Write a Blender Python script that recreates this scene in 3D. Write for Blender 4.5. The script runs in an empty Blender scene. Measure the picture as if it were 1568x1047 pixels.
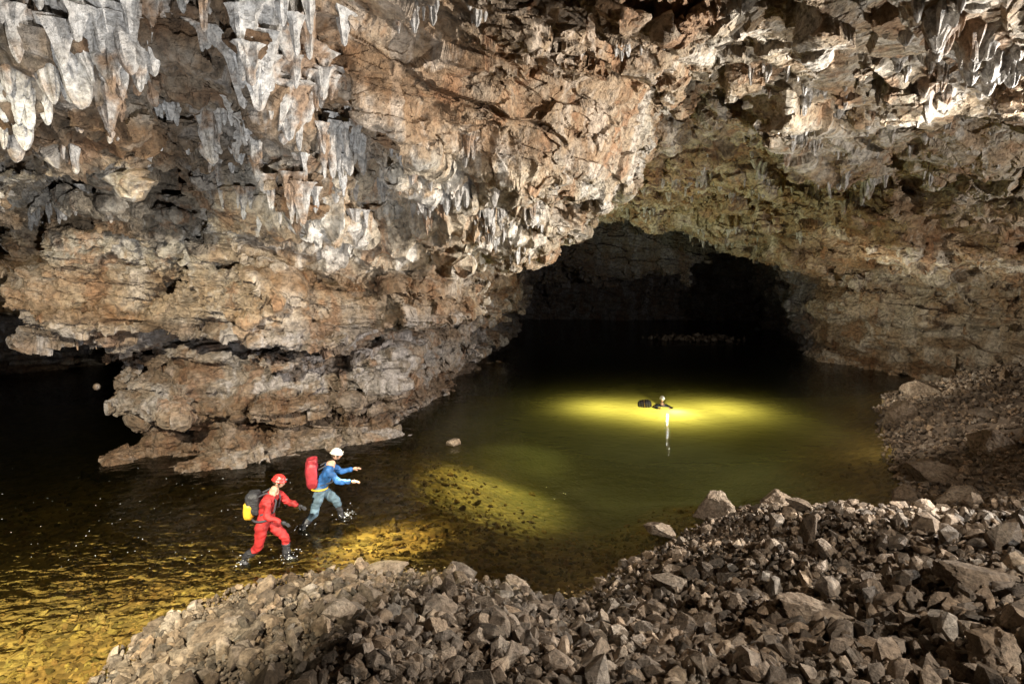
import bpy, bmesh, math, time
import numpy as np
from mathutils import Vector, Matrix
from mathutils.bvhtree import BVHTree
T0=time.time()
scene=bpy.context.scene
rng=np.random.default_rng(7)
CAM=np.array([0,0,5.5]); PITCH=math.radians(8); FPX=871.0
def ray(u,v):
    x=(u-784)/FPX; y=(523.5-v)/FPX
    c,s=math.cos(PITCH),math.sin(PITCH)
    return np.array([x, c+s*y, -s+c*y])
def atY(u,v,Y):
    d=ray(u,v); return CAM+d*(Y/d[1])
def atZ(u,v,z=0.0):
    d=ray(u,v); return CAM+d*((z-5.5)/d[2])
# ---------------- noise
TAB=rng.random((64,64,64)).astype(np.float32)*2-1
TABF=TAB.ravel()
def vnoise(p,off=0.0):
    p=p.astype(np.float32)+np.float32(off)
    i=np.floor(p).astype(np.int32); f=p-i; f=f*f*(3-2*f)
    i0=i&63; i1=(i+1)&63
    x0=i0[:,0]*4096;x1=i1[:,0]*4096;y0=i0[:,1]*64;y1=i1[:,1]*64;z0=i0[:,2];z1=i1[:,2]
    fx,fy,fz=f[:,0],f[:,1],f[:,2]
    def L(a,b,t): return a+(b-a)*t
    a=L(TABF[x0+y0+z0],TABF[x1+y0+z0],fx); b=L(TABF[x0+y1+z0],TABF[x1+y1+z0],fx)
    c=L(TABF[x0+y0+z1],TABF[x1+y0+z1],fx); d=L(TABF[x0+y1+z1],TABF[x1+y1+z1],fx)
    return L(L(a,b,fy),L(c,d,fy),fz)
def fbm(p,oct=4,off=0.0):
    s=0;a=1.0
    for o in range(oct):
        s=s+a*vnoise(p*(2.03**o),off+o*17.3); a*=0.5
    return s
R3=rng.random((4096,7)).astype(np.float32)
def facets(p,off=0.0,tilt=0.7):
    out=np.empty(len(p),np.float32)
    for s in range(0,len(p),150000):
        q=p[s:s+150000].astype(np.float32)+np.float32(off)
        b=np.floor(q-0.5).astype(np.int32)
        best=np.full(len(q),1e9,np.float32); val=np.zeros(len(q),np.float32)
        for dx in (0,1):
            for dy in (0,1):
                for dz in (0,1):
                    c=b+np.array([dx,dy,dz],np.int32)
                    h=((c[:,0]*73856093)^(c[:,1]*19349663)^(c[:,2]*83492791))&4095
                    r=R3[h]
                    dlt=q-(c+0.5+(r[:,:3]-0.5)*0.8)
                    d=(dlt*dlt).sum(1)
                    v=(dlt*(r[:,3:6]-0.5)).sum(1)*2*tilt+(r[:,6]-0.5)
                    m=d<best
                    best=np.where(m,d,best); val=np.where(m,v,val)
        out[s:s+150000]=val
    return out
def sstep(a,b,x):
    t=np.clip((x-a)/(b-a),0,1); return t*t*(3-2*t)
# ---------------- 2D tables
GX0,GX1,GY0,GY1,GS=-56.,56.,-22.,66.,0.125
gx=np.arange(GX0,GX1,GS); gy=np.arange(GY0,GY1,GS)
GXX,GYY=np.meshgrid(gx,gy,indexing='ij')
def polysdf(poly,X,Y):
    poly=np.array(poly,float)[:,:2]; d=np.full(X.shape,1e9); ins=np.zeros(X.shape,bool)
    n=len(poly)
    for i in range(n):
        a=poly[i]; b=poly[(i+1)%n]; e=b-a
        t=np.clip(((X-a[0])*e[0]+(Y-a[1])*e[1])/(e@e),0,1)
        dd=(X-a[0]-t*e[0])**2+(Y-a[1]-t*e[1])**2
        d=np.minimum(d,dd)
        c=((a[1]>Y)!=(b[1]>Y))&(X<(b[0]-a[0])*(Y-a[1])/((b[1]-a[1]) if abs(b[1]-a[1])>1e-9 else 1e-9)+a[0])
        ins^=c
    return np.where(ins,-np.sqrt(d),np.sqrt(d))
def samp(tab,x,y):
    fx=np.clip((x-GX0)/GS,0,tab.shape[0]-1.001); fy=np.clip((y-GY0)/GS,0,tab.shape[1]-1.001)
    i=fx.astype(np.int32); j=fy.astype(np.int32); a=fx-i; b=fy-j
    return (tab[i,j]*(1-a)+tab[i+1,j]*a)*(1-b)+(tab[i,j+1]*(1-a)+tab[i+1,j+1]*a)*b
OPEN=[(-34,0),(-34,14),(-30,24),(-22,30),(-16,30),(-13.2,24),(-12.0,17.5),(-11.0,15.6),(-6.4,15.5),(-3.9,17.9),(-3.2,23.5),(-.6,34),(0,54),(23,54),(20,38),(18.0,34.6),(18.5,29),(20.5,25),(23,20),(22,10),(20,-6),(-28,-6)]
D2=polysdf(OPEN,GXX,GYY).astype(np.float32)
WATER=[(-6.6,3.8),(-5.4,6.6),(-5.0,8.1),(-4.3,9.0),(-2.8,9.6),(-1.6,9.3),(-.3,9.2),(.9,8.6),(2.1,9.6),(3.6,10.9),(5.2,12.1),(6.6,11.9),(8.0,11.7),(9.2,12.4),(10.3,14.6),(12.6,19),(15,22.5),(19,25.5),(30,30),(30,62),(-50,62),(-50,-10),(-14,-6),(-9,0)]
DW=polysdf(WATER,GXX,GYY).astype(np.float32)
CT=[(1568,0,8),(1300,0,9),(1100,0,9.5),(784,0,9.7),(600,0,9.3),(1568,150,11),(1350,150,12.5),(1200,120,13),(1000,130,13.8),(1568,300,17),(1300,300,22),(1100,250,22),(950,270,22),(1100,330,28),
(1200,400,31),(1130,375,32.5),(1235,425,33),(880,315,27),(1000,345,32.5),(880,335,32.5),(1568,400,20),(1400,380,24),(880,292,16.5),(760,280,14.8),(700,270,14.3),(980,180,14.2),(600,120,11.5),(430,0,9),
(480,185,10.6),(400,290,13),(250,290,13),(100,250,12),(100,50,8.5),(250,60,9),(0,150,9.5),(0,280,13.5),(930,200,17),(20,400,17)]
P=np.array([atY(*c) for c in CT])
P=np.vstack([P,[[-25,5,7.5],[-25,20,4.5],[0,0,10],[10,0,9.5],[22,5,8],[-12,0,9],[22,30,4.5],[-18,30,4],[30,15,6],[8,40,7.5],[18,42,5]]])
def tps(P,X,Y):
    def U(r2): return 0.5*r2*np.log(r2+1e-6)
    n=len(P); r2=((P[:,None,:2]-P[None,:,:2])**2).sum(-1)
    A=np.zeros((n+3,n+3)); A[:n,:n]=U(r2)+np.eye(n)*0.35
    A[:n,n]=1;A[:n,n+1:]=P[:,:2];A[n,:n]=1;A[n+1:,:n]=P[:,:2].T
    w=np.linalg.solve(A,np.concatenate([P[:,2],[0,0,0]]))
    z=w[n]+w[n+1]*X+w[n+2]*Y
    for i in range(n): z=z+w[i]*U((X-P[i,0])**2+(Y-P[i,1])**2)
    return z
HC=np.clip(tps(P,GXX,GYY),3.5,12)
g2=np.stack([GXX.ravel(),GYY.ravel(),0*GXX.ravel()],1)
ln=(vnoise(g2*.16,40)*.9+vnoise(g2*.45,44)*.35+vnoise(g2*1.1,47)*.12).reshape(GXX.shape)
ST=.75; qq=(HC+ln)/ST; fr=qq-np.floor(qq); HT=ST*(np.floor(qq)+sstep(.40,.50,fr))-ln
HC=HC*.15+HT*.85
def slab(pts,drop,soft=.15):
    global HC
    d=polysdf(pts,GXX,GYY)+.25*vnoise(g2*.9,50).reshape(GXX.shape)
    HC=HC-drop*sstep(soft,-soft,d)
slab([atZ(520,50,9.2),atZ(640,70,9.2),atZ(760,98,9.2),atZ(860,130,9.2),atZ(965,175,9.2),atZ(1010,215,9),atZ(950,262,8.8),atZ(860,285,8.6),atZ(720,262,8.6),atZ(620,180,8.8)],1.1)
slab([atZ(1090,150,9.2),atZ(1200,150,9.2),atZ(1350,215,9),atZ(1568,300,8.8),atZ(1568,330,8.5),atZ(1350,290,8.5),atZ(1180,235,8.8)],.75)
slab([atZ(340,-40,9.2),atZ(420,20,9.2),atZ(500,90,9.2),atZ(540,190,8.6),atZ(470,210,8.4),atZ(400,120,8.8)],1.0)
slab([atZ(-60,20,9),atZ(60,20,9),atZ(220,60,9),atZ(210,120,8.7),atZ(80,140,8.6),atZ(-60,140,8.6)],.8)
slab([atZ(1380,-40,9),atZ(1480,60,9),atZ(1600,120,9),atZ(1700,60,9),atZ(1600,-60,9)],.6)
HC=HC+3.2*sstep(33.4,34.2,GYY)*sstep(39.5,38.5,GYY)
back=sstep(38.5,39.6,GYY); HC=HC*(1-back)+back*(4.9+1.6*sstep(12,15,GXX))
HC=HC.astype(np.float32)
# ---------------- cave SDF (rock > 0)
def base_f(x,y,z):
    d=samp(D2,x,y); h=samp(HC,x,y)
    left=sstep(2,-1,x)*sstep(30,22,y)
    zz=z+.16*np.sin(x*.9)+.10*np.sin(x*2.3+1)
    side=.35+.65*sstep(-14.0,-12.0,x)
    prof=1.75*sstep(3.35,3.55,zz)*side-1.1*np.exp(-((zz-3.12)/0.28)**4)+0.7*sstep(5.2,6.2,zz)-0.3*sstep(1.5,0,z)
    profR=0.9*sstep(2.5,2.8,z+.2*np.sin(y))+.6*sstep(4.2,4.4,z)
    w=d+left*prof+(1-left)*profR
    c=z-h
    k=0.5
    m=np.maximum(w,c); dd=np.maximum(k-np.abs(w-c),0)
    return m+dd*dd/(4*k), left
SR=np.array([.80,.60],np.float32)
def bedcoord(p):
    a=p[:,0]*SR[0]+p[:,1]*SR[1]; b=-p[:,0]*SR[1]+p[:,1]*SR[0]
    return np.stack([a,b,p[:,2]+.10*p[:,0]],1).astype(np.float32)
CREV=[((305,325),(250,400),13.8,.2,1.3),((250,400),(190,475),13.6,.18,1.3),((430,360),(530,368),14.3,.17,1.1),((382,545),(372,640),15,.12,1.0),((372,640),(380,700),15,.11,1.0),((490,600),(500,690),15.5,.09,.8),((75,330),(60,400),14,.2,1.),((560,430),(610,520),15,.15,.9),((255,660),(240,700),15,.14,.8),((140,290),(300,325),13.5,.15,.9),((350,500),(365,530),13.6,.12,.8)]
def crev(p):
    g=np.zeros(len(p),np.float32); wob=.12*vnoise(p*1.2,77)
    for a,b,Y,w,dep in CREV:
        A=atY(a[0],a[1],Y);B=atY(b[0],b[1],Y)
        e=np.array([B[0]-A[0],B[2]-A[2]]); t=np.clip(((p[:,0]-A[0])*e[0]+(p[:,2]-A[2])*e[1])/(e@e),0,1)
        dd=np.hypot(p[:,0]-A[0]-t*e[0],p[:,2]-A[2]-t*e[1])+wob
        g=np.maximum(g,dep*np.exp(-(dd/w)**2))
    return g*(p[:,1]>11)*(p[:,1]<18)
def full_noise(p,left):
    n=0.6*vnoise(p*np.float32(0.21),3)+0.34*vnoise(p*np.float32(0.55),9)
    bz=bedcoord(p)
    n=n+0.42*facets(bz*np.array([.33,.62,.95],np.float32)+.25*vnoise(p*np.float32(.6),2)[:,None],3,.8)
    wl=sstep(6.8,5.4,p[:,2])
    n=n+wl*.60*facets(p*np.array([.48,.48,.75],np.float32)+.12*vnoise(p*np.float32(.8),12)[:,None],13,.9)
    s=p*np.array([1.3,1.3,0.3],np.float32)
    a=np.maximum(vnoise(s,5),0); mk=sstep(-.1,.4,vnoise(p*np.float32(.2),61)+.35*sstep(2,-6,p[:,0]))
    n=n+0.9*a*a*sstep(5.4,6.4,p[:,2])*mk
    zz=p[:,2]+0.25*vnoise(p*np.float32(0.3),31)+0.05*p[:,0]
    one=np.stack([zz*0,zz*0,zz*1.7],1); two=np.stack([zz*0+.5,zz*0,zz*4.1],1)
    n=n+(0.30*np.tanh(4*vnoise(one,33))+.13*np.tanh(4*vnoise(two,37)))*sstep(8,5.5,p[:,2])
    return n-crev(p)
DT=math.radians(0.36); DR=.0095
th=np.arange(math.radians(-59),math.radians(59),DT); ph=np.arange(math.radians(-27),math.radians(46),DT)
lr=np.arange(math.log(3.6),math.log(60),DR)
NU,NV,NW=len(th),len(ph),len(lr)
TH,PH=np.meshgrid(th,ph,indexing='ij')
UX=(np.sin(TH)*np.cos(PH)).ravel().astype(np.float32);UY=(np.cos(TH)*np.cos(PH)).ravel().astype(np.float32);UZ=np.sin(PH).ravel().astype(np.float32)
F=np.empty((NW,NU*NV),np.float32)
for k in range(NW):
    r=np.float32(math.exp(lr[k])); x=UX*r;y=UY*r;z=UZ*r+np.float32(5.5)
    f,left=base_f(x,y,z); f=f.astype(np.float32)
    m=np.abs(f)<2.1
    if m.any():
        p=np.stack([x[m],y[m],z[m]],1)
        f[m]=f[m]+full_noise(p,left[m])-0.1
    F[k]=f
F=F.reshape(NW,NU,NV)
print("sdf",F.shape,time.time()-T0)
# ---------------- surface nets
S=F>0
c=S[:-1,:-1,:-1].astype(np.int8)
for a in (0,1):
    for b in (0,1):
        for d in (0,1):
            if a+b+d: c+=S[a:NW-1+a,b:NU-1+b,d:NV-1+d]
act=(c>0)&(c<8)
idx=np.full(act.shape,-1,np.int32); cells=np.argwhere(act).astype(np.int32); idx[act]=np.arange(len(cells))
acc=np.zeros((len(cells),3),np.float64);cnt=np.zeros(len(cells))
corners=[(a,b,d) for a in (0,1) for b in (0,1) for d in (0,1)]
for ca in corners:
    for ax in range(3):
        if ca[ax]==0:
            cb=list(ca);cb[ax]=1
            A=F[cells[:,0]+ca[0],cells[:,1]+ca[1],cells[:,2]+ca[2]];B=F[cells[:,0]+cb[0],cells[:,1]+cb[1],cells[:,2]+cb[2]]
            m=(A>0)!=(B>0); t=np.where(m,A/(A-B+1e-12),0)
            q=np.tile(np.array(ca,float),(len(cells),1)); q[:,ax]=t
            acc[m]+=q[m];cnt+=m
V=cells+acc/cnt[:,None]
rr=np.exp(lr[0]+V[:,0]*DR);tt=th[0]+V[:,1]*DT;pp=ph[0]+V[:,2]*DT
VW=np.stack([rr*np.sin(tt)*np.cos(pp),rr*np.cos(tt)*np.cos(pp),rr*np.sin(pp)+5.5],1).astype(np.float32)
quads=[]
for ax in range(3):
    o=[i for i in range(3) if i!=ax]
    n=[NW,NU,NV]
    s0=[slice(1,n[i]-1) for i in range(3)]; s0[ax]=slice(0,n[ax]-1)
    s1=list(s0); s1[ax]=slice(1,n[ax])
    A=S[tuple(s0)];B=S[tuple(s1)]
    E=np.argwhere(A!=B); sg=A[A!=B]
    st=np.array([s.start for s in s0]); E=E+st
    def cell(da,db):
        e=E.copy(); e[:,o[0]]-=da; e[:,o[1]]-=db
        return idx[e[:,0],e[:,1],e[:,2]]
    q=np.stack([cell(0,0),cell(1,0),cell(1,1),cell(0,1)],1)
    flip=sg if ax!=1 else ~sg
    q[flip]=q[flip][:,::-1]
    quads.append(q)
Q=np.concatenate(quads); Q=Q[(Q>=0).all(1)]
del F,S,c,act,idx
print("nets",len(VW),len(Q),time.time()-T0)
def mk_mesh(name,V,Fc,smooth=False):
    V=np.asarray(V,np.float32); Fc=np.asarray(Fc,np.int32); k=Fc.shape[1]
    me=bpy.data.meshes.new(name)
    me.vertices.add(len(V)); me.vertices.foreach_set("co",V.ravel())
    me.loops.add(Fc.size); me.loops.foreach_set("vertex_index",Fc.ravel())
    me.polygons.add(len(Fc)); me.polygons.foreach_set("loop_start",np.arange(0,Fc.size,k,dtype=np.int32))
    try: me.polygons.foreach_set("loop_total",np.full(len(Fc),k,np.int32))
    except Exception: pass
    me.update(calc_edges=True)
    me.polygons.foreach_set("use_smooth",np.full(len(Fc),smooth,bool))
    return me
def add(name,me,mat=None,parent=None):
    o=bpy.data.objects.new(name,me); scene.collection.objects.link(o)
    if mat:
        for m in (mat if isinstance(mat,list) else [mat]): me.materials.append(m)
    if parent: o.parent=parent
    return o
def setcol(me,C,name="tint"):
    ca=me.color_attributes.new(name,'FLOAT_COLOR','POINT')
    ca.data.foreach_set("color",np.concatenate([C,np.ones((len(C),1))],1).astype(np.float32).ravel())
def evaluated(o):
    dg=bpy.context.evaluated_depsgraph_get(); return bpy.data.meshes.new_from_object(o.evaluated_get(dg))
me0=mk_mesh("tmp",VW,Q)
n_=np.empty(len(me0.vertices)*3,np.float32); me0.vertex_normals.foreach_get("vector",n_); n_=n_.reshape(-1,3)
fa,_=base_f(*(VW+n_*0.3).T); fb,_=base_f(*(VW-n_*0.3).T)
if (fa-fb).mean()>0:
    Q=Q[:,::-1]; me0=mk_mesh("tmp",VW,Q)
bvh=BVHTree.FromPolygons([tuple(v) for v in VW.tolist()],Q.tolist())
o0=add("tmp",me0); md=o0.modifiers.new("s","SUBSURF"); md.levels=2; md.render_levels=2; md.subdivision_type='SIMPLE'
me1=evaluated(o0); bpy.data.objects.remove(o0)
nv=len(me1.vertices)
co=np.empty(nv*3,np.float32); me1.vertices.foreach_get("co",co); co=co.reshape(-1,3)
nn=np.empty(nv*3,np.float32); me1.vertex_normals.foreach_get("vector",nn); nn=nn.reshape(-1,3)
bz=bedcoord(co)
q=bz+np.stack([vnoise(co*1.1,1),vnoise(co*1.1,2.5),vnoise(co*1.1,4.1)],1)*np.array([.22,.22,.06],np.float32)
rough=sstep(-.35,.35,vnoise(co*.35,71))
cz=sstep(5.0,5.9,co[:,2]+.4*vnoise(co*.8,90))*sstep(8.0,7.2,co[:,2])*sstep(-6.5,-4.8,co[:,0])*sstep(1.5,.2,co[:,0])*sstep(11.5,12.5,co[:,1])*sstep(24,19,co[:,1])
disp=0.30*facets(q*np.array([.6,.9,1.9],np.float32),11,.65)+(.07+.12*rough)*facets(q*np.array([1.7,2.2,4.6],np.float32),5,.7)+(.02+.05*rough)*facets(q*np.array([4.2,4.6,9],np.float32),7)+0.025*fbm(co*5,3,8)
disp=disp*(1-.65*cz)
hi=sstep(5.5,7.5,co[:,2])
fl=np.maximum(1-1.6*np.abs(vnoise(co*np.array([2.6,2.6,.3],np.float32),6)),0)**1.5
fl2=vnoise(co*np.array([7,7,.8],np.float32),16)
fm=np.maximum(cz,.45*hi*sstep(.0,.5,vnoise(co*.2,61)+.35*sstep(2,-6,co[:,0])))
disp=disp+(.36*fl+.08*fl2)*fm
co=co+nn*disp[:,None].astype(np.float32)
X,Y,Z=co.T; w1=.8*vnoise(co*.5,81)
def lerp(T,m,c): return T*(1-m[:,None])+m[:,None]*np.array(c)
T=np.ones((nv,3))*np.array([.98,.93,.85])
T=lerp(T,sstep(-1,-4,X+w1)*sstep(6.6,7.6,Z+w1*.6),(.52,.48,.44))
T=lerp(T,sstep(-4.5,-2.5,X+w1)*sstep(4,2,X+w1)*sstep(18,16.5,Y)*sstep(7.2,8,Z)*.9,(.88,.72,.57))
T=lerp(T,sstep(0,-2,X)*sstep(6.2,5.2,Z+w1)*sstep(3,4,Z),(.78,.67,.56))
T=lerp(T,sstep(0,-2,X)*sstep(4.4,3.4,Z+w1*.5),(.56,.52,.52))
T=lerp(T,sstep(8,12,X)*sstep(5.6,4.4,Z+w1*.5),(.72,.63,.52))
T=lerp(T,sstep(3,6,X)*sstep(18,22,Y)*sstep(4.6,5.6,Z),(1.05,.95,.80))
bandn=vnoise(np.stack([bz[:,0]*.18,bz[:,1]*.35,bz[:,2]*1.3],1)+.3*vnoise(co*.7,3)[:,None],55)
T=T*(1-.5*(sstep(.12,.42,bandn)*(1-cz))[:,None]*np.array([.75,.95,1.15]))
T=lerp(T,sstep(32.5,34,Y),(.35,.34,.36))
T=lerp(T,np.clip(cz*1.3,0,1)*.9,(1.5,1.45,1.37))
me1.vertices.foreach_set("co",co.ravel())
print("cave",nv,time.time()-T0)
# ---------------- materials
def newmat(name):
    m=bpy.data.materials.new(name); m.use_nodes=True; nt=m.node_tree; b=nt.nodes["Principled BSDF"]; return m,nt,b
class NT:
    def __init__(s,nt): s.nt=nt
    def n(s,t,**k):
        x=s.nt.nodes.new(t)
        for a,v in k.items(): setattr(x,a,v)
        return x
    def l(s,a,b): s.nt.links.new(a,b)
    def coord(s,scale=(1,1,1)):
        tc=s.n("ShaderNodeTexCoord"); mp=s.n("ShaderNodeMapping"); mp.inputs["Scale"].default_value=scale
        s.l(tc.outputs["Object"],mp.inputs[0]); return mp.outputs[0]
    def noise(s,vec,scale,detail=5,rough=.6,dist=0):
        x=s.n("ShaderNodeTexNoise"); x.inputs["Scale"].default_value=scale; x.inputs["Detail"].default_value=detail; x.inputs["Roughness"].default_value=rough; x.inputs["Distortion"].default_value=dist
        s.l(vec,x.inputs["Vector"]); return x.outputs["Fac"]
    def ramp(s,fac,stops):
        x=s.n("ShaderNodeValToRGB"); e=x.color_ramp.elements
        while len(e)<len(stops): e.new(0.5)
        for el,(p,c) in zip(e,stops):
            el.position=p; el.color=(c,c,c,1) if isinstance(c,(int,float)) else (*c,1)
        s.l(fac,x.inputs[0]); return x.outputs[0]
    def mix(s,f,a,b,bt='MIX'):
        x=s.n("ShaderNodeMix",data_type='RGBA',blend_type=bt)
        for sock,v in ((x.inputs[0],f),(x.inputs[6],a),(x.inputs[7],b)):
            if isinstance(v,(int,float)): sock.default_value=v
            elif isinstance(v,tuple): sock.default_value=(*v,1)
            else: s.l(v,sock)
        return x.outputs[2]
    def math(s,op,a,b=0.0):
        x=s.n("ShaderNodeMath",operation=op)
        for sock,v in ((x.inputs[0],a),(x.inputs[1],b)):
            if isinstance(v,(int,float)): sock.default_value=v
            else: s.l(v,sock)
        return x.outputs[0]
    def bump(s,h,dist,strength=1,normal=None):
        x=s.n("ShaderNodeBump"); x.inputs["Distance"].default_value=dist; x.inputs["Strength"].default_value=strength
        s.l(h,x.inputs["Height"])
        if normal: s.l(normal,x.inputs["Normal"])
        return x.outputs[0]
def rock_mat(name,kind):
    m,nt,b=newmat(name); N=NT(nt); v=N.coord()
    n2=N.noise(v,1.2,5,.65,.3)
    if kind=='cave':
        n1=N.noise(v,.28,5,.62,.5)
        c=N.ramp(n1,[(.34,(.26,.23,.19)),(.44,(.41,.35,.27)),(.50,(.36,.27,.185)),(.57,(.42,.36,.28)),(.68,(.40,.38,.34))])
        c=N.mix(N.ramp(n2,[(.5,0.),(.62,.75)]),c,(.45,.43,.39))
        vs=N.coord((1.6,1.6,.35)); n3=N.noise(vs,.8,4,.6,.3)
        c=N.mix(N.ramp(n3,[(.53,0.),(.59,.88)]),c,(.56,.54,.51))
        c=N.mix(N.ramp(n3,[(.37,.75),(.44,0.)]),c,(.34,.215,.13))
    elif kind=='pebble':
        c=N.ramp(n2,[(.36,(.25,.155,.055)),(.5,(.35,.24,.09)),(.64,(.42,.32,.14))])
    else:
        c=N.ramp(n2,[(.36,(.155,.115,.08)),(.5,(.25,.195,.145)),(.64,(.34,.285,.225))])
    n5=N.noise(v,7 if kind=='cave' else 14,6,.7)
    c=N.mix(.8 if kind!='pebble' else .4,c,N.ramp(n5,[(.36,.3),(.58,1.15)]),'MULTIPLY')
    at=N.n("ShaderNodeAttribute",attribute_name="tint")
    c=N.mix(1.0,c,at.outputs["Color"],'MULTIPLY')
    N.l(c,b.inputs["Base Color"]); b.inputs["Roughness"].default_value=.75
    b.inputs["Specular IOR Level"].default_value=.35
    N.l(N.bump(n5,.14 if kind=='cave' else .06,1.0),b.inputs["Normal"])
    return m
M_cave=rock_mat("limestone",'cave'); M_stone=rock_mat("rubble_stone",'stone')
def ground_mat():
    m,nt,b=newmat("riverbed"); N=NT(nt); v=N.coord()
    tc=N.n("ShaderNodeTexCoord"); sp=N.n("ShaderNodeSeparateXYZ"); N.l(tc.outputs["Object"],sp.inputs[0])
    vo=N.n("ShaderNodeTexVoronoi"); vo.inputs["Scale"].default_value=6.5; N.l(v,vo.inputs["Vector"])
    bw=N.n("ShaderNodeSeparateColor"); N.l(vo.outputs["Color"],bw.inputs[0])
    nz=N.noise(v,.6,4)
    peb=N.mix(.8,N.ramp(nz,[(.38,(.25,.155,.055)),(.62,(.42,.31,.12))]),N.ramp(bw.outputs[0],[(0.,.3),(1.,1.2)]),'MULTIPLY')
    nd=N.noise(v,1.5,6,.7)
    dry=N.ramp(nd,[(.35,(.09,.068,.05)),(.65,(.21,.16,.115))])
    c=N.mix(N.ramp(N.math('ADD',N.math('MULTIPLY',sp.outputs[2],1.0),.5),[(.48,0.),(.56,1.)]),peb,dry)
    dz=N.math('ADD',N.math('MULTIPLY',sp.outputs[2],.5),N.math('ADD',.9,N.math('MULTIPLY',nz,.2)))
    deep=N.ramp(dz,[(.35,1.),(.85,0.)])  # darker, greener with depth: silt plus light loss in water put into colour
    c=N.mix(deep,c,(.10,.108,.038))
    N.l(c,b.inputs["Base Color"]); b.inputs["Roughness"].default_value=.85
    h=N.math('SUBTRACT',nd,vo.outputs["Distance"])
    N.l(N.bump(h,.08,.8),b.inputs["Normal"]); return m
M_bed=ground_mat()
npoly=len(me1.polygons); lv=np.empty(npoly*4,np.int32); me1.loops.foreach_get("vertex_index",lv); lv=lv.reshape(-1,4)
cen=co[lv].mean(1)
dcl=samp(HC,cen[:,0],cen[:,1])-cen[:,2]
isw=(dcl>1.6)
for nm,mask in (("cave_ceiling",~isw),("rock_wall",isw&(cen[:,0]<6)),("rock_wall",isw&(cen[:,0]>=6))):
    f_=lv[mask]; used,inv=np.unique(f_.ravel(),return_inverse=True)
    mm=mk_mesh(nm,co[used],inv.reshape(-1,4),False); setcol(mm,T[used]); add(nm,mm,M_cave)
bpy.data.meshes.remove(me1)
# ---------------- ground
def ground_z(x,y):
    d=samp(DW,x,y).astype(float)
    sl=.33+.11*sstep(0,6,x)
    up=np.where(d>0,sl*np.minimum(d,5)+0.30*np.maximum(d-5,0),0)
    e=((x-6.8)/9.6)**2+((y-21.3)/10.6)**2
    deep=1.35*sstep(1.75,0.0,e)+1.0*sstep(.6,0.0,e)
    far=sstep(24,32,y)
    left=sstep(-9,-15,x)*sstep(11,17,y)
    dep=0.13*np.minimum(-d,2.4)+np.maximum(deep,far*2.2)+.5*left
    dep=np.minimum(dep,-d*.40+.02)
    bar=np.exp(-(((x+2.9)/2.0)**2+((y-15.8)/1.8)**2)); dep=dep*(1-.65*bar)
    z=np.where(d>0,up,-dep)
    Pn=np.stack([x,y,0*x],1).astype(np.float32); amp=sstep(-.3,1.8,d)
    return z+amp*(0.12*vnoise(Pn*.5,2)+0.09*vnoise(Pn*1.3,5)+0.07*facets(Pn*2.2,3))+(1-amp)*(.04*vnoise(Pn*.8,7))
gth=np.linspace(math.radians(-64),math.radians(64),800); glr=np.linspace(math.log(1.2),math.log(62),620)
A,B=np.meshgrid(gth,glr,indexing='ij'); r=np.exp(B); X=(r*np.sin(A)).ravel();Y=(r*np.cos(A)).ravel()
Pn=np.stack([X,Y,0*X],1).astype(np.float32)
Z=ground_z(X,Y)+.025*facets(Pn*4.5,9)
ni,nj=A.shape; I=np.arange(ni*nj).reshape(ni,nj)
Fq=np.stack([I[:-1,:-1].ravel(),I[1:,:-1].ravel(),I[1:,1:].ravel(),I[:-1,1:].ravel()],1)
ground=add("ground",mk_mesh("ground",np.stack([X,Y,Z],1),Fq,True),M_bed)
print("ground",time.time()-T0)
# ---------------- stones
def hull(seed,npts=16,sq=(1,.8,.6)):
    rg=np.random.default_rng(seed); bm=bmesh.new()
    pts=rg.normal(size=(npts,3)); pts/=np.linalg.norm(pts,axis=1)[:,None]; pts*=(.6+.4*rg.random((npts,1)))
    pts=np.sign(pts)*np.abs(pts)**.9*np.array(sq)
    for p in pts: bm.verts.new(p)
    res=bmesh.ops.convex_hull(bm,input=bm.verts)
    loose=[v for v in bm.verts if not v.link_faces]; bmesh.ops.delete(bm,geom=loose,context='VERTS')
    bmesh.ops.triangulate(bm,faces=bm.faces)
    bm.verts.index_update()
    V=np.array([v.co[:] for v in bm.verts]); F=np.array([[v.index for v in f.verts] for f in bm.faces]); bm.free(); return V,F
variants=[hull(100+i,15+i%20,(1.1,.55+.45*rng.random(),.3+.45*rng.random())) for i in range(40)]
def rotm(n):
    q=rng.normal(size=(n,4)); q/=np.linalg.norm(q,axis=1)[:,None]; w,x,y,z=q.T
    return np.stack([1-2*(y*y+z*z),2*(x*y-z*w),2*(x*z+y*w),2*(x*y+z*w),1-2*(x*x+z*z),2*(y*z-x*w),2*(x*z-y*w),2*(y*z+x*w),1-2*(x*x+y*y)],1).reshape(n,3,3)
def scatter(name,pos,size,mat,tint):
    n=len(pos); R=rotm(n); which=rng.integers(0,len(variants),n)
    VV=[];FF=[];CC=[];off=0
    for k,(v,f) in enumerate(variants):
        s=np.where(which==k)[0]
        if not len(s): continue
        w=np.einsum('nij,vj->nvi',R[s],v)*size[s][:,None,None]+pos[s][:,None,:]
        VV.append(w.reshape(-1,3)); FF.append((f[None]+(np.arange(len(s))*len(v))[:,None,None]+off).reshape(-1,3)); CC.append(np.repeat(tint[s],len(v),0)); off+=len(s)*len(v)
    me=mk_mesh(name,np.concatenate(VV),np.concatenate(FF)); setcol(me,np.concatenate(CC))
    return add(name,me,mat)
N=90000
t_=rng.uniform(-1.0,1.0,N); r_=np.exp(rng.uniform(math.log(3.0),math.log(30),N)); x=r_*np.sin(t_);y=r_*np.cos(t_)
d=samp(DW,x,y); lump=vnoise(np.stack([x,y,0*x],1)*.9,4)
keep=(d>-.15+.3*lump)&(samp(D2,x,y)<.5); x,y,r_,d=x[keep],y[keep],r_[keep],d[keep]
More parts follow.
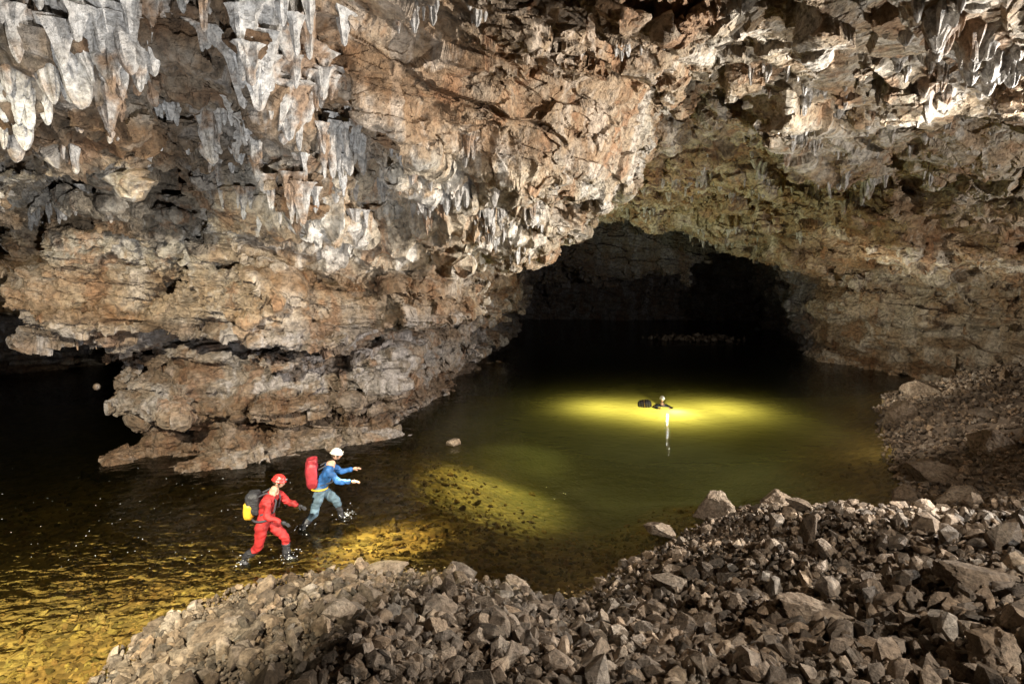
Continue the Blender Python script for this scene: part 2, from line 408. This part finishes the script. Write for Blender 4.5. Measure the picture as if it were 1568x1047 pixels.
patch=vnoise(np.stack([x,y,0*x],1)*.7,14)
size=np.clip(np.exp(rng.normal(math.log(.040),.62,len(x))+.5*patch),.016,.19); size=np.maximum(size,r_*.0040)
big=(rng.random(len(x))<.004)&(r_>4)&(d>.1); size[big]=rng.uniform(.16,.32,big.sum())
z=ground_z(x,y)+size*.3+rng.random(len(x))*.07
val=rng.uniform(.4,1.4,len(x))*(1+.25*vnoise(np.stack([x,y,0*x],1)*.5,24)); val[big]*=.9; wr=rng.uniform(-.3,1.1,len(x)); tint=np.stack([val*(1+.10*wr),val,val*(1-.13*wr)],1)
scatter("rubble_bank",np.stack([x,y,z],1),size,M_stone,tint)
N=16000
t_=rng.uniform(-.98,.7,N); r_=np.exp(rng.uniform(math.log(6),math.log(19),N)); x=r_*np.sin(t_);y=r_*np.cos(t_)
d=samp(DW,x,y); gz=ground_z(x,y); keep=(d<0)&(rng.random(N)<sstep(-1.2,-.2,gz))&(samp(D2,x,y)<0); x,y,gz,r_=x[keep],y[keep],gz[keep],r_[keep]
size=np.clip(np.exp(rng.normal(math.log(.05),.45,len(x))),.025,.16); size=np.minimum(size,.03+np.abs(gz)*.4)
M_peb=rock_mat("river_pebble",'pebble')
val=rng.uniform(.3,1.35,len(x)); tint=np.stack([val,val*rng.uniform(.9,1.1,len(x)),val],1)
scatter("riverbed_stones",np.stack([x,y,gz+size*.1],1),size,M_peb,tint)
N=200; c0=atZ(1060,520,0); x=c0[0]+rng.normal(size=N)*1.5; y=c0[1]+rng.normal(size=N)*.5; size=rng.uniform(.1,.32,N); val=rng.uniform(.3,.8,N)
scatter("far_gravel_bar",np.stack([x,y,rng.random(N)*.2],1),size,M_stone,np.stack([val,val,val],1))
def boulder(name,c,s,seed,rot=0):
    bm=bmesh.new(); bmesh.ops.create_icosphere(bm,subdivisions=5,radius=1)
    V=np.array([v.co[:] for v in bm.verts],np.float32); F=np.array([[v.index for v in f.verts] for f in bm.faces]); bm.free()
    rg=np.random.default_rng(seed)
    pl=rg.normal(size=(15,3)); pl/=np.linalg.norm(pl,axis=1)[:,None]; dd=rg.uniform(.55,.85,15)
    t=np.min(np.where(V@pl.T>1e-3,dd/np.maximum(V@pl.T,1e-3),9),axis=1); t=np.minimum(t,1.15)
    V=V*t[:,None]; V=V*(1+.06*facets(V*3,seed)[:,None]+.04*fbm(V*4,3,seed)[:,None])
    V=V*np.array(s); ca,sa=math.cos(rot),math.sin(rot); V=V@np.array([[ca,sa,0],[-sa,ca,0],[0,0,1]])+np.array(c)
    me=mk_mesh(name,V,F); k=rg.uniform(.85,1.15); setcol(me,np.tile([k*1.05,k,k*.93],(len(V),1)))
    return add(name,me,M_stone)
BL=[(1095,790,.55,.45,.5),(1190,780,.6,.45,.42),(588,880,.5,.28,.24),(345,975,.48,.34,.26),(1255,965,.5,.35,.2),(1385,640,.8,.65,.6),(1430,730,.8,.5,.4),(1475,770,.6,.45,.35),(1520,690,.7,.5,.4),
(1500,905,.45,.35,.22),(1530,1020,.38,.28,.2),(695,682,.28,.2,.16),(1410,605,.9,.6,.5),(1010,815,.35,.28,.14),(790,905,.3,.25,.22),(1380,765,.4,.3,.25),(735,965,.22,.2,.15),(1310,1010,.3,.22,.14),(1080,960,.22,.18,.12),(405,910,.22,.18,.2),(385,1015,.14,.12,.12)]
def hitground(u,v):
    d=ray(u,v); t=np.linspace(2,60,6000); p=CAM+d*t[:,None]; z=np.maximum(ground_z(p[:,0],p[:,1]),-.02); k=np.argmax(p[:,2]<z); return p[k]
for i,(u,v,a,b_,c_) in enumerate(BL):
    p=hitground(u,v)+np.array([0,0,.08]); boulder("boulder",p,(a,b_,c_),200+i,rng.uniform(0,3))
# ---------------- stalactites
SV=[];SF=[];soff=0
def stal(p,L,R,seg=18,rings=24):
    global soff
    t=np.linspace(0,1,rings); a=np.linspace(0,2*math.pi,seg,endpoint=False)
    k=rng.integers(3,6); ph_=rng.random()*6; prof=R*((1-t)**.5)+.010
    prof=prof*(1+.2*np.sin(t*rng.uniform(8,16)+ph_)*rng.random())+R*.8*np.exp(-t*6)
    Tm,Am=np.meshgrid(t,a,indexing='ij')
    bx=(rng.random(2)-.5)*L*.25; o_=rng.random(3)*40
    cx=np.cos(Am);sy=np.sin(Am)
    pn=np.stack([cx*1.3,sy*1.3,Tm*L/R*.4],-1).reshape(-1,3)+o_
    nz=(vnoise(pn)*.5+vnoise(pn*2.3)*.34).reshape(Tm.shape)
    rr_=prof[:,None]*(1+.16*np.sin(Am*k+ph_+Tm*2)+nz)
    V=np.stack([p[0]+rr_*cx+bx[0]*Tm**2,p[1]+rr_*sy+bx[1]*Tm**2,p[2]+.3-(L+.3)*Tm],-1).reshape(-1,3)
    I=np.arange(rings*seg).reshape(rings,seg); J=np.roll(I,-1,1)
    Fc=np.stack([I[:-1].ravel(),I[1:].ravel(),J[1:].ravel(),J[:-1].ravel()],1)
    SV.append(V);SF.append(Fc+soff);soff+=len(V)
def cast(u,v):
    d=Vector(ray(u,v)).normalized(); h=bvh.ray_cast(Vector(CAM),d); return h[0],h[1]
CL=[(50,60,60,50,22,.4,.8,.2),(170,60,40,60,24,.4,.95,.21),(20,150,30,40,14,.4,.7,.15),(120,160,50,30,8,.3,.6,.12),(300,10,60,20,12,.3,.6,.15),(400,40,25,30,18,.4,.8,.24),(450,120,30,40,36,.35,.65,.24),(340,210,40,50,18,.3,.8,.17),(520,215,20,40,18,.4,.9,.17),
(250,120,40,50,6,.3,.5,.12),(230,210,40,20,8,.15,.35,.08),(600,290,60,40,26,.2,.5,.12),(700,310,50,35,50,.2,.6,.14),(785,330,30,30,46,.3,.7,.14),(430,290,50,30,12,.3,.5,.12),(660,20,60,20,5,.15,.3,.09),(960,80,60,12,8,.12,.25,.07),
(1220,120,40,40,10,.15,.35,.11),(1310,160,50,40,16,.15,.35,.11),(1440,90,40,50,24,.2,.4,.16),(1530,100,30,70,18,.15,.35,.14),(1180,280,60,20,20,.25,.5,.14),(1310,290,25,15,8,.4,.7,.18),(1060,270,50,20,18,.3,.5,.14),(1230,230,60,20,10,.2,.35,.11),(1450,230,60,30,12,.15,.35,.11),(1100,365,60,8,34,.2,.5,.12),(940,330,50,10,16,.2,.45,.11),(90,320,50,15,10,.2,.4,.1),(110,530,60,6,12,.1,.25,.04)]
for (u,v,su,sv,n,l0,l1,R) in CL:
    for i in range(n):
        h,nrm=cast(u+rng.normal()*su*.7,v+rng.normal()*sv*.7)
        if h is None: continue
        L=l0+(l1-l0)*rng.random()**1.6; stal(h,L,R*(.3+.9*rng.random())*(.5+.6*L/l1))
        for j in range(rng.integers(0,4)):
            h2=Vector(h)+Vector((rng.normal()*R*1.3,rng.normal()*R*1.3,0)); stal(h2,L*rng.uniform(.25,.6),R*rng.uniform(.25,.5),12,14)
def calcite():
    m,nt,b=newmat("calcite"); N=NT(nt); v=N.coord()
    c=N.ramp(N.noise(v,1.1,4,.6),[(.38,(.33,.22,.14)),(.47,(.49,.45,.40)),(.65,(.60,.58,.55))])
    n=N.noise(v,11,5,.7)
    c=N.mix(.8,c,N.ramp(n,[(.36,.3),(.60,1.15)]),'MULTIPLY')
    N.l(c,b.inputs["Base Color"]); b.inputs["Roughness"].default_value=.7
    N.l(N.bump(n,.10,1.0),b.inputs["Normal"]); return m
add("stalactites",mk_mesh("stalactites",np.concatenate(SV),np.concatenate(SF),False),calcite())
print("stal",len(SV),time.time()-T0)
# ---------------- water
def water_mat():
    m=bpy.data.materials.new("river_water"); m.use_nodes=True; nt=m.node_tree; nt.nodes.clear(); N=NT(nt)
    out=N.n("ShaderNodeOutputMaterial"); tr=N.n("ShaderNodeBsdfTransparent"); tr.inputs[0].default_value=(.92,.90,.68,1)
    gl=N.n("ShaderNodeBsdfGlossy"); gl.inputs["Roughness"].default_value=.05
    df=N.n("ShaderNodeBsdfDiffuse"); df.inputs[0].default_value=(.10,.108,.04,1); tl=N.n("ShaderNodeBsdfTranslucent"); tl.inputs[0].default_value=(.75,.68,.17,1)
    sil=N.n("ShaderNodeMixShader"); sil.inputs[0].default_value=.6; N.l(df.outputs[0],sil.inputs[1]);N.l(tl.outputs[0],sil.inputs[2])
    v0=N.coord(); wob=N.math('MULTIPLY',N.math('SUBTRACT',N.noise(v0,.3,4,.55),.5),.6)
    def ell(cx,cy,rx,ry):
        tc=N.n("ShaderNodeTexCoord"); mp=N.n("ShaderNodeMapping"); mp.inputs["Location"].default_value=(-cx/rx,-cy/ry,0); mp.inputs["Scale"].default_value=(1/rx,1/ry,0)
        N.l(tc.outputs["Object"],mp.inputs[0]); l_=N.n("ShaderNodeVectorMath",operation='LENGTH'); N.l(mp.outputs[0],l_.inputs[0])
        return N.math('ADD',l_.outputs["Value"],wob)
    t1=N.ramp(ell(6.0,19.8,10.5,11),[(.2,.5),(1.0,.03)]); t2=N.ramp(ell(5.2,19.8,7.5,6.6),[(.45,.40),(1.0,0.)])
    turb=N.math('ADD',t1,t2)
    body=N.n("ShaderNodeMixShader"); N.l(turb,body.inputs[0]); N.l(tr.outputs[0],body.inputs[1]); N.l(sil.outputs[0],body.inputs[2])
    fr=N.n("ShaderNodeFresnel"); fr.inputs[0].default_value=1.33; mx=N.n("ShaderNodeMixShader")
    v=N.coord((1,1.6,1)); h=N.math('ADD',N.noise(v,1.6,2,.5,.6),N.math('MULTIPLY',N.noise(v,6,2,.5,.5),.25))
    bp=N.bump(h,.035,1.0); N.l(bp,gl.inputs["Normal"]); N.l(bp,fr.inputs["Normal"])
    N.l(fr.outputs[0],mx.inputs[0]);N.l(body.outputs[0],mx.inputs[1]);N.l(gl.outputs[0],mx.inputs[2]);N.l(mx.outputs[0],out.inputs["Surface"])
    return m
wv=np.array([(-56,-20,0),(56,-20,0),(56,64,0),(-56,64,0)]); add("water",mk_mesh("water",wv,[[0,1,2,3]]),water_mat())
# ---------------- people
def flat_mat(name,col,rough=.6,var=.3,scale=25):
    m,nt,b=newmat(name); N=NT(nt); v=N.coord(); c=N.mix(var,col,N.ramp(N.noise(v,scale,5),[(.35,.3),(.65,1.3)]),'MULTIPLY')
    N.l(c,b.inputs["Base Color"]); b.inputs["Roughness"].default_value=rough; N.l(N.bump(N.noise(v,scale*.7,4),.03,.8),b.inputs["Normal"]); return m
def skin(verts,edges,rad,sub=2):
    me=bpy.data.meshes.new("sk"); me.from_pydata([tuple(v) for v in verts],edges,[]); o=add("sk",me)
    o.modifiers.new("sk","SKIN"); sv=me.skin_vertices[0].data
    for i,r in enumerate(rad): sv[i].radius=(r,r) if not isinstance(r,tuple) else r; sv[i].use_root=(i==0)
    s=o.modifiers.new("s","SUBSURF"); s.levels=sub; e=evaluated(o); bpy.data.objects.remove(o)
    for p in e.polygons: p.use_smooth=True
    return e
MT=dict(skin=flat_mat("skin",(.50,.30,.21),.5,.2),boot=flat_mat("rubber_boot",(.03,.03,.035),.4),black=flat_mat("black_fabric",(.025,.025,.03),.6),lamp=flat_mat("lamp_body",(.12,.12,.13),.3),hair=flat_mat("hair",(.06,.035,.02),.8),eye=flat_mat("eye_dark",(.02,.015,.01),.2),lip=flat_mat("lips",(.38,.16,.13),.5),strap=flat_mat("strap",(.04,.04,.05),.7),white=flat_mat("white_eye",(.8,.8,.78),.3,.05))
def frame(f,up):
    f=Vector(f).normalized(); up=Vector(up); l=up.cross(f).normalized(); up=f.cross(l).normalized(); return f,l,up
def put(name,V,F,mat,parent,B,o,smooth=True):
    f,l,u=B; M=np.array([list(f),list(l),list(u)]); W=np.asarray(V)@M+np.array(o)
    me=bpy.data.meshes.new(name); me.from_pydata([tuple(w) for w in W],[],[list(q) for q in F])
    for p in me.polygons: p.use_smooth=smooth
    return add(name,me,mat,parent)
def sph(nu=28,nv=20,vmax=1.0):
    V=[];F=[]
    for j in range(nv+1):
        t=math.pi*j/nv*vmax
        for i in range(nu):
            a=2*math.pi*i/nu; V.append((math.sin(t)*math.cos(a),math.sin(t)*math.sin(a),math.cos(t)))
    for j in range(nv):
        for i in range(nu):
            a=j*nu+i;b=j*nu+(i+1)%nu; F.append((a,a+nu,b+nu,b))
    return np.array(V),F
def head(parent,c,B,helmcol,hair=True):
    V,F=sph(40,30); x,y,z=V.T
    X=x*.090;Yy=y*.072;Z=z*.112
    jaw=sstep(0,-1,z); Yy=Yy*(1-.32*jaw); X=np.where(x>0,X*(1-.02*jaw)+.006*jaw,X*(1-.25*jaw))
    g=lambda y0,z0,s:np.exp(-(((y-y0)/s)**2+((z-z0)/s)**2))*(x>0)
    X=X+.026*np.exp(-((y/.14)**2+((z+.18)/.2)**2))*(x>0)-.010*g(.36,.03,.17)-.010*g(-.36,.03,.17)+.007*g(0,-.55,.2)-.004*g(0,-.44,.1)+.006*np.exp(-(((z-.2)/.1)**2))*(x>.5)+.008*g(0,-.8,.2)
    put("head",np.stack([X,Yy,Z],1),F,MT['skin'],parent,B,c)
    s,fs=sph(12,8)
    for sy in (-1,1):
        put("eye",s*.011+np.array([.074,sy*.027,.004]),fs,MT['white'],parent,B,c)
        put("pupil",s*.0055+np.array([.083,sy*.027,.004]),fs,MT['eye'],parent,B,c)
        put("ear",s*np.array([.02,.009,.032])+np.array([-.005,sy*.072,-.01]),fs,MT['skin'],parent,B,c)
    put("mouth",s*np.array([.006,.024,.005])+np.array([.086,0,-.052]),fs,MT['lip'],parent,B,c)
    hv,hf=sph(28,16,.62); put("hair",hv*np.array([.098,.079,.115])+np.array([-.012,0,.006]),hf,MT['hair'],parent,B,c)
    hv,hf=sph(36,18,.53); rim=sstep(.44,.53,np.repeat(np.linspace(0,.53,19),36))
    hv=hv*np.array([.121,.098,.106])*(1+.14*rim[:,None]*np.array([1,1,0])); hv[:,2]+=.032
    ridge=.005*np.cos(hv[:,1]*130); hv[:,2]+=ridge*(hv[:,2]>.07)
    h=put("helmet",hv,hf,helmcol,parent,B,c); sm=h.modifiers.new("t","SOLIDIFY"); sm.thickness=.006
    put("headlamp",s*np.array([.02,.028,.02])+np.array([.124,0,.07]),fs,MT['lamp'],parent,B,c)
    for sy in (-1,1):
        P=[(.0,sy*.083,.03),(.03,sy*.07,-.06),(.05,sy*.02,-.12)]
        e=skin([Vector(c)+B[0]*p[0]+B[1]*p[1]+B[2]*p[2] for p in P],[(0,1),(1,2)],[.005]*3,1); add("chin_strap",e,MT['strap'],parent)
def hand(parent,w,dirv,upv,mat,side):
    d,l,u=frame(dirv,upv); w=Vector(w)
    def pt(a,b,c): return w+d*a+l*b*side+u*c
    e=skin([pt(-.02,0,0),pt(.03,0,0),pt(.085,0,0)],[(0,1),(1,2)],[(.026,.03),(.03,.042),(.018,.042)],2); add("palm",e,mat,parent)
    for i,(o,Lf) in enumerate(((-.031,.066),(-.011,.078),(.010,.072),(.030,.056))):
        P=[pt(.06,o,0),pt(.095,o*1.05,.0),pt(.095+Lf*.5,o*1.12,-.012),pt(.095+Lf*.85,o*1.15,-.034)]
        add("finger_%d"%(i+1),skin(P,[(0,1),(1,2),(2,3)],[.009,.0095,.0085,.007],1),mat,parent)
    P=[pt(.02,-.02,0),pt(.045,-.05,-.01),pt(.075,-.065,-.02),pt(.098,-.066,-.03)]
    add("thumb",skin(P,[(0,1),(1,2),(2,3)],[.012,.012,.010,.008],1),mat,parent)
def person(name,J,face,suit,legs,helm,glove,lean):
    root=bpy.data.objects.new(name,None); scene.collection.objects.link(root)
    f,l,u=frame(face,lean)
    K=['pel','waist','chest','nb','neck','shL','elL','wrL','shR','elR','wrR','hipL','knL','anL','toL','hipR','knR','anR','toR']
    pel=Vector(J['pel']);nb=Vector(J['nb']); J['waist']=tuple(pel.lerp(nb,.33)); J['chest']=tuple(pel.lerp(nb,.72))
    V=[Vector(J[k]) for k in K]
    E=[(0,1),(1,2),(2,3),(3,4),(2,5),(5,6),(6,7),(2,8),(8,9),(9,10),(0,11),(11,12),(12,13),(13,14),(0,15),(15,16),(16,17),(17,18)]
    Rr=dict(pel=.140,waist=.135,chest=.158,nb=.08,neck=.055,sh=.085,el=.062,wr=.040,hip=.115,kn=.086,an=.058,to=.04)
    R=[Rr[k[:-1]] if k[-1] in 'LR' else Rr[k] for k in K]
    e=skin(V,E,R,3)
    nvv=len(e.vertices); c=np.empty(nvv*3,np.float32); e.vertices.foreach_get("co",c); c=c.reshape(-1,3)
    nr=np.empty(nvv*3,np.float32); e.vertex_normals.foreach_get("vector",nr); nr=nr.reshape(-1,3)
    fold=1-2.2*np.abs(vnoise(c*np.array([8,8,15])+.9*vnoise(c*5,3)[:,None],8))
    c=c+nr*(.016*vnoise(c*9,3)+.018*fold)[:,None]; e.vertices.foreach_set("co",c.ravel().astype(np.float32))
    for m in (suit,legs,MT['boot'],MT['skin']): e.materials.append(m)
    segs=[(np.array(V[a]),np.array(V[b]),K[b]) for a,b in E]
    for p in e.polygons:
        q=np.array(p.center); best=9;bk=None;bt=0
        for a,b,k in segs:
            ab=b-a;t=min(1,max(0,((q-a)@ab)/(ab@ab)));dd=np.linalg.norm(q-a-ab*t)
            if dd<best: best=dd;bk=k;bt=t
        mi=0
        if bk[:-1] in('hip','kn') : mi=1
        if bk[:-1]=='an': mi=2 if bt>.35 else 1
        if bk[:-1]=='to': mi=2
        if bk=='neck': mi=3
        p.material_index=mi
    add("body",e,None,root)
    for s,sd in (('L',1),('R',-1)):
        w=Vector(J['wr'+s]); dd=(w-Vector(J['el'+s])).normalized(); hand(root,w+dd*.02,dd,Vector((0,0,1)),glove,sd)
        a=Vector(J['an'+s]); t=Vector(J['to'+s]); b=skin([a+(a-t).normalized()*.05+Vector((0,0,-.03)),a+Vector((0,0,-.03)),t,t+(t-a).normalized()*.05],[(0,1),(1,2),(2,3)],[.045,.055,.05,.035],2); add("boot",b,MT['boot'],root)
    return root,(f,l,u)
def lump(parent,name,c,B,s,mat,seed=0,p=.55):
    V,F=sph(32,24); V=np.sign(V)*np.abs(V)**p; V=V*np.array(s); V=V+.018*np.stack([vnoise(V*12,seed+k) for k in range(3)],1)
    return put(name,V,F,mat,parent,B,c)
def tube(parent,name,P,r,mat):
    add(name,skin([Vector(p) for p in P],[(i,i+1) for i in range(len(P)-1)],[r]*len(P),1),mat,parent)
red=flat_mat("red_suit",(.36,.016,.016),.7,.75,6); redh=flat_mat("red_helmet",(.50,.035,.03),.3,.3,12); blue=flat_mat("blue_suit",(.02,.11,.33),.7,.75,6); gb=flat_mat("bluegrey_trousers",(.10,.16,.21),.75,.75,6)
whh=flat_mat("white_helmet",(.72,.70,.62),.35,.3,14); yel=flat_mat("yellow_bag",(.6,.35,.03),.5,.4,12); redp=flat_mat("red_pack",(.36,.028,.04),.55,.65,8); wet=flat_mat("wetsuit",(.02,.022,.025),.4)
J=dict(pel=(-4.58,9.9,.80),nb=(-4.37,9.91,1.33),neck=(-4.31,9.91,1.43),shL=(-4.38,10.08,1.27),elL=(-4.22,10.2,1.03),wrL=(-4.0,10.12,.99),shR=(-4.40,9.73,1.26),elR=(-4.38,9.64,.98),wrR=(-4.13,9.62,.90),
hipL=(-4.54,9.99,.75),knL=(-4.24,10.0,.46),anL=(-4.22,10.02,.02),toL=(-4.08,10.03,-.03),hipR=(-4.57,9.81,.75),knR=(-4.62,9.80,.36),anR=(-4.97,9.82,.06),toR=(-4.87,9.83,-.05))
w,B=person("caver_in_red",J,(1,.05,0),red,red,redh,MT['black'],(.22,0,1))
f,l,u=B; HB=frame((1,.0,-.25),(0.2,0,1)); head(w,Vector((-4.25,9.915,1.54)),HB,redh)
cb=Vector((-4.46,9.91,1.12)); lump(w,"backpack",cb-f*.26+u*.02,B,(.13,.16,.22),MT['black'],3)
lump(w,"yellow_drybag",cb-f*.33-u*.1-l*.04,B,(.09,.14,.17),yel,5)
for s in (-1,1): tube(w,"shoulder_strap",[cb-f*.14+u*.17+l*s*.1,cb+f*.02+u*.25+l*s*.11,cb+f*.18+u*.1+l*s*.1,cb+f*.13-u*.12+l*s*.12,cb-f*.12-u*.16+l*s*.14],.018,MT['strap'])
tube(w,"harness_belt",[Vector(J['pel'])+u*.06+f*.17*math.cos(a)+l*.19*math.sin(a) for a in np.linspace(0,6.28,13)],.022,MT['strap'])
J=dict(pel=(-4.06,11.45,.74),nb=(-3.83,11.51,1.26),neck=(-3.76,11.52,1.37),shL=(-3.90,11.68,1.20),elL=(-3.72,11.85,1.0),wrL=(-3.47,11.88,1.04),shR=(-3.80,11.34,1.20),elR=(-3.60,11.26,.99),wrR=(-3.35,11.33,.97),
hipL=(-4.06,11.55,.70),knL=(-3.78,11.68,.42),anL=(-3.72,11.76,-.0),toL=(-3.6,11.8,-.07),hipR=(-4.04,11.36,.70),knR=(-4.14,11.30,.30),anR=(-4.42,11.2,-.05),toR=(-4.3,11.24,-.13))
w2,B2=person("caver_in_blue",J,(.95,.3,0),blue,gb,whh,MT['skin'],(.3,.08,1))
f,l,u=B2; HB=frame((.95,.25,-.2),(.2,.05,1)); head(w2,Vector((-3.70,11.53,1.49)),HB,whh)
cb=Vector((-3.93,11.48,1.05)); lump(w2,"backpack",cb-f*.27+u*.06,B2,(.13,.17,.30),redp,4)
lump(w2,"pack_lid",cb-f*.25+u*.36,B2,(.11,.14,.06),redp,9)
for s in (-1,1): tube(w2,"shoulder_strap",[cb-f*.14+u*.17+l*s*.1,cb+f*.02+u*.25+l*s*.11,cb+f*.18+u*.1+l*s*.1,cb+f*.13-u*.12+l*s*.12,cb-f*.12-u*.16+l*s*.14],.018,MT['strap'])
tube(w2,"harness_belt",[Vector(J['pel'])+u*.06+f*.17*math.cos(a)+l*.19*math.sin(a) for a in np.linspace(0,6.28,13)],.022,yel)
sx,sy=5.75,21.3
J=dict(pel=(sx+.04,sy+.22,-.55),nb=(sx,sy+.04,.07),neck=(sx,sy,.17),shL=(sx+.2,sy+.02,.02),elL=(sx+.36,sy-.1,-.06),wrL=(sx+.22,sy-.36,.02),shR=(sx-.2,sy+.02,.02),elR=(sx-.36,sy-.1,-.06),wrR=(sx-.22,sy-.36,.02),
hipL=(sx+.12,sy+.26,-.6),knL=(sx+.16,sy+.3,-1.05),anL=(sx+.16,sy+.55,-1.42),toL=(sx+.16,sy+.5,-1.56),hipR=(sx-.05,sy+.26,-.6),knR=(sx-.1,sy+.25,-1.07),anR=(sx-.1,sy+.5,-1.46),toR=(sx-.1,sy+.45,-1.6))
w3,B3=person("swimming_caver",J,(0,-1,0),wet,wet,whh,MT['skin'],(0,-.6,1))
head(w3,Vector((sx,sy-.03,.30)),frame((-.1,-1,-.05),(0,0,1)),whh)
bag=bpy.data.objects.new("floating_gear_bag",None); scene.collection.objects.link(bag)
BB=frame((1,-.2,.15),(0,0,1)); bc=Vector((sx-.66,sy,.10)); lump(bag,"bag",bc,BB,(.26,.17,.17),MT['black'],2,.8)
for k in np.linspace(-.18,.18,5): tube(bag,"net_rope",[bc+BB[0]*k+BB[1]*.18*math.cos(a)+BB[2]*.185*math.sin(a) for a in np.linspace(0,6.28,13)],.009,yel if abs(k)<.05 else MT['lamp'])
tube(bag,"tether",[bc+BB[0]*.27,(sx-.28,sy-.1,.02),(sx-.2,sy-.05,.0)],.01,yel)
sp=[]
for cx,cy,n in ((-3.66,11.75,60),(-4.4,11.2,25),(-4.2,10.0,35),(-4.95,9.8,25)):
    for i in range(n):
        a=rng.random()*6.28; rr_=abs(rng.normal())*.16; sp.append((cx+rr_*math.cos(a)+.05,cy+rr_*math.sin(a),abs(rng.normal())*.05*(1 if i%3 else 2)+.003,.8))
for i in range(70):
    p=atZ(rng.uniform(0,300)+(0 if i%3 else 200),rng.uniform(715,870)); sp.append((p[0],p[1],.001,.6))
sp=np.array(sp); V,F=sph(6,4); VV=(V[None]*(.006+.011*rng.random((len(sp),1,1)))*sp[:,3][:,None,None]*np.array([1,1,.6])+sp[:,None,:3]).reshape(-1,3)
FF=(np.array(F)[None]+(np.arange(len(sp))*len(V))[:,None,None]).reshape(-1,4)
add("splash_droplets",mk_mesh("splash",VV,FF,True),flat_mat("foam",(.8,.82,.8),.2,.05))
# ---------------- lights
def spot(name,loc,target,power,col,size=100,blend=.6,rad=.08):
    L=bpy.data.lights.new(name,'SPOT'); L.energy=power; L.color=col; L.spot_size=math.radians(size); L.spot_blend=blend; L.shadow_soft_size=rad
    o=bpy.data.objects.new(name,L); scene.collection.objects.link(o); o.location=loc
    o.rotation_euler=(Vector(target)-Vector(loc)).to_track_quat('-Z','Y').to_euler(); return o
spot("flash_right",(13.5,8,5.2),(-6,15,4.8),15500,(1,.95,.88),85)
spot("flash_bank",(8,.5,8.2),(1.0,8,.8),4500,(1,.93,.84),100)
spot("flash_left",(-1,3,2.6),(-8,11,8.5),3600,(.93,.96,1),80)
spot("flash_ceiling",(10,10.5,2.6),(1,14,9),2800,(1,.94,.86),120)
spot("flash_side",(17,9,4.0),(12,15,8),3500,(1,.94,.88),120)
spot("flash_tunnel",(1.5,25,.7),(7,27,8),2500,(.97,1,.66),115)
spot("fill_back",(9.5,20,2.4),(21,26,3.6),2000,(1,.92,.78),85)  # unseen spot added as fill for the dark right wall
spot("fill_bank_right",(9,14.5,4.2),(15,20,1.2),700,(1,.90,.78),110)  # unseen spot added to brighten the dim right bank
def pt(name,loc,power,col,rad=.08):
    L=bpy.data.lights.new(name,'POINT'); L.energy=power;L.color=col;L.shadow_soft_size=rad; o=bpy.data.objects.new(name,L); scene.collection.objects.link(o); o.location=loc
for i,(dx,dy,dz,pw) in enumerate(((-2.4,-.2,-1.6,300),(-.1,-1.0,-1.7,560),(2.4,-.3,-1.6,320))):
    spot("swimmer_glow_spot_%d"%i,(sx+dx,sy+dy,dz),(sx+dx,sy+dy+.01,0),pw,(1,.92,.46),155,1,.15)  # unseen upward spots added underwater to spread the glow around the swimmer
spot("swimmer_handlamp",(sx+.3,sy-.7,-.5),(sx+.4,sy-.9,0),80,(1,.98,.75),140,1,.05)
pt("swimmer_headlamp",(sx+.12,sy-.4,.3),6,(1,1,.85),.03)
spot("beam_mid",(1.6,17.6,4.2),(-.2,14.9,0),3800,(1,.96,.5),46,1,.3)
spot("helmet_beam",(-3.55,11.5,1.7),(-2.3,10.7,0),800,(1,.86,.5),90,1)
spot("flash_river",(-4,-2,10),(-8.0,12.0,0),36000,(1,.91,.70),54,1)
wd=bpy.data.worlds.new("World"); scene.world=wd; wd.use_nodes=True
bg=wd.node_tree.nodes["Background"]; bg.inputs[0].default_value=(.5,.55,.6,1); bg.inputs[1].default_value=.006
cd=bpy.data.cameras.new("cam"); cd.sensor_width=36; cd.lens=36*FPX/1568; cd.clip_end=500; cd.clip_start=.05
co_=bpy.data.objects.new("camera",cd); scene.collection.objects.link(co_); co_.location=CAM; co_.rotation_euler=(math.radians(90)-PITCH,0,0); scene.camera=co_
scene.view_settings.view_transform='Standard'; scene.view_settings.look='None'; scene.view_settings.exposure=0
print("done",time.time()-T0)
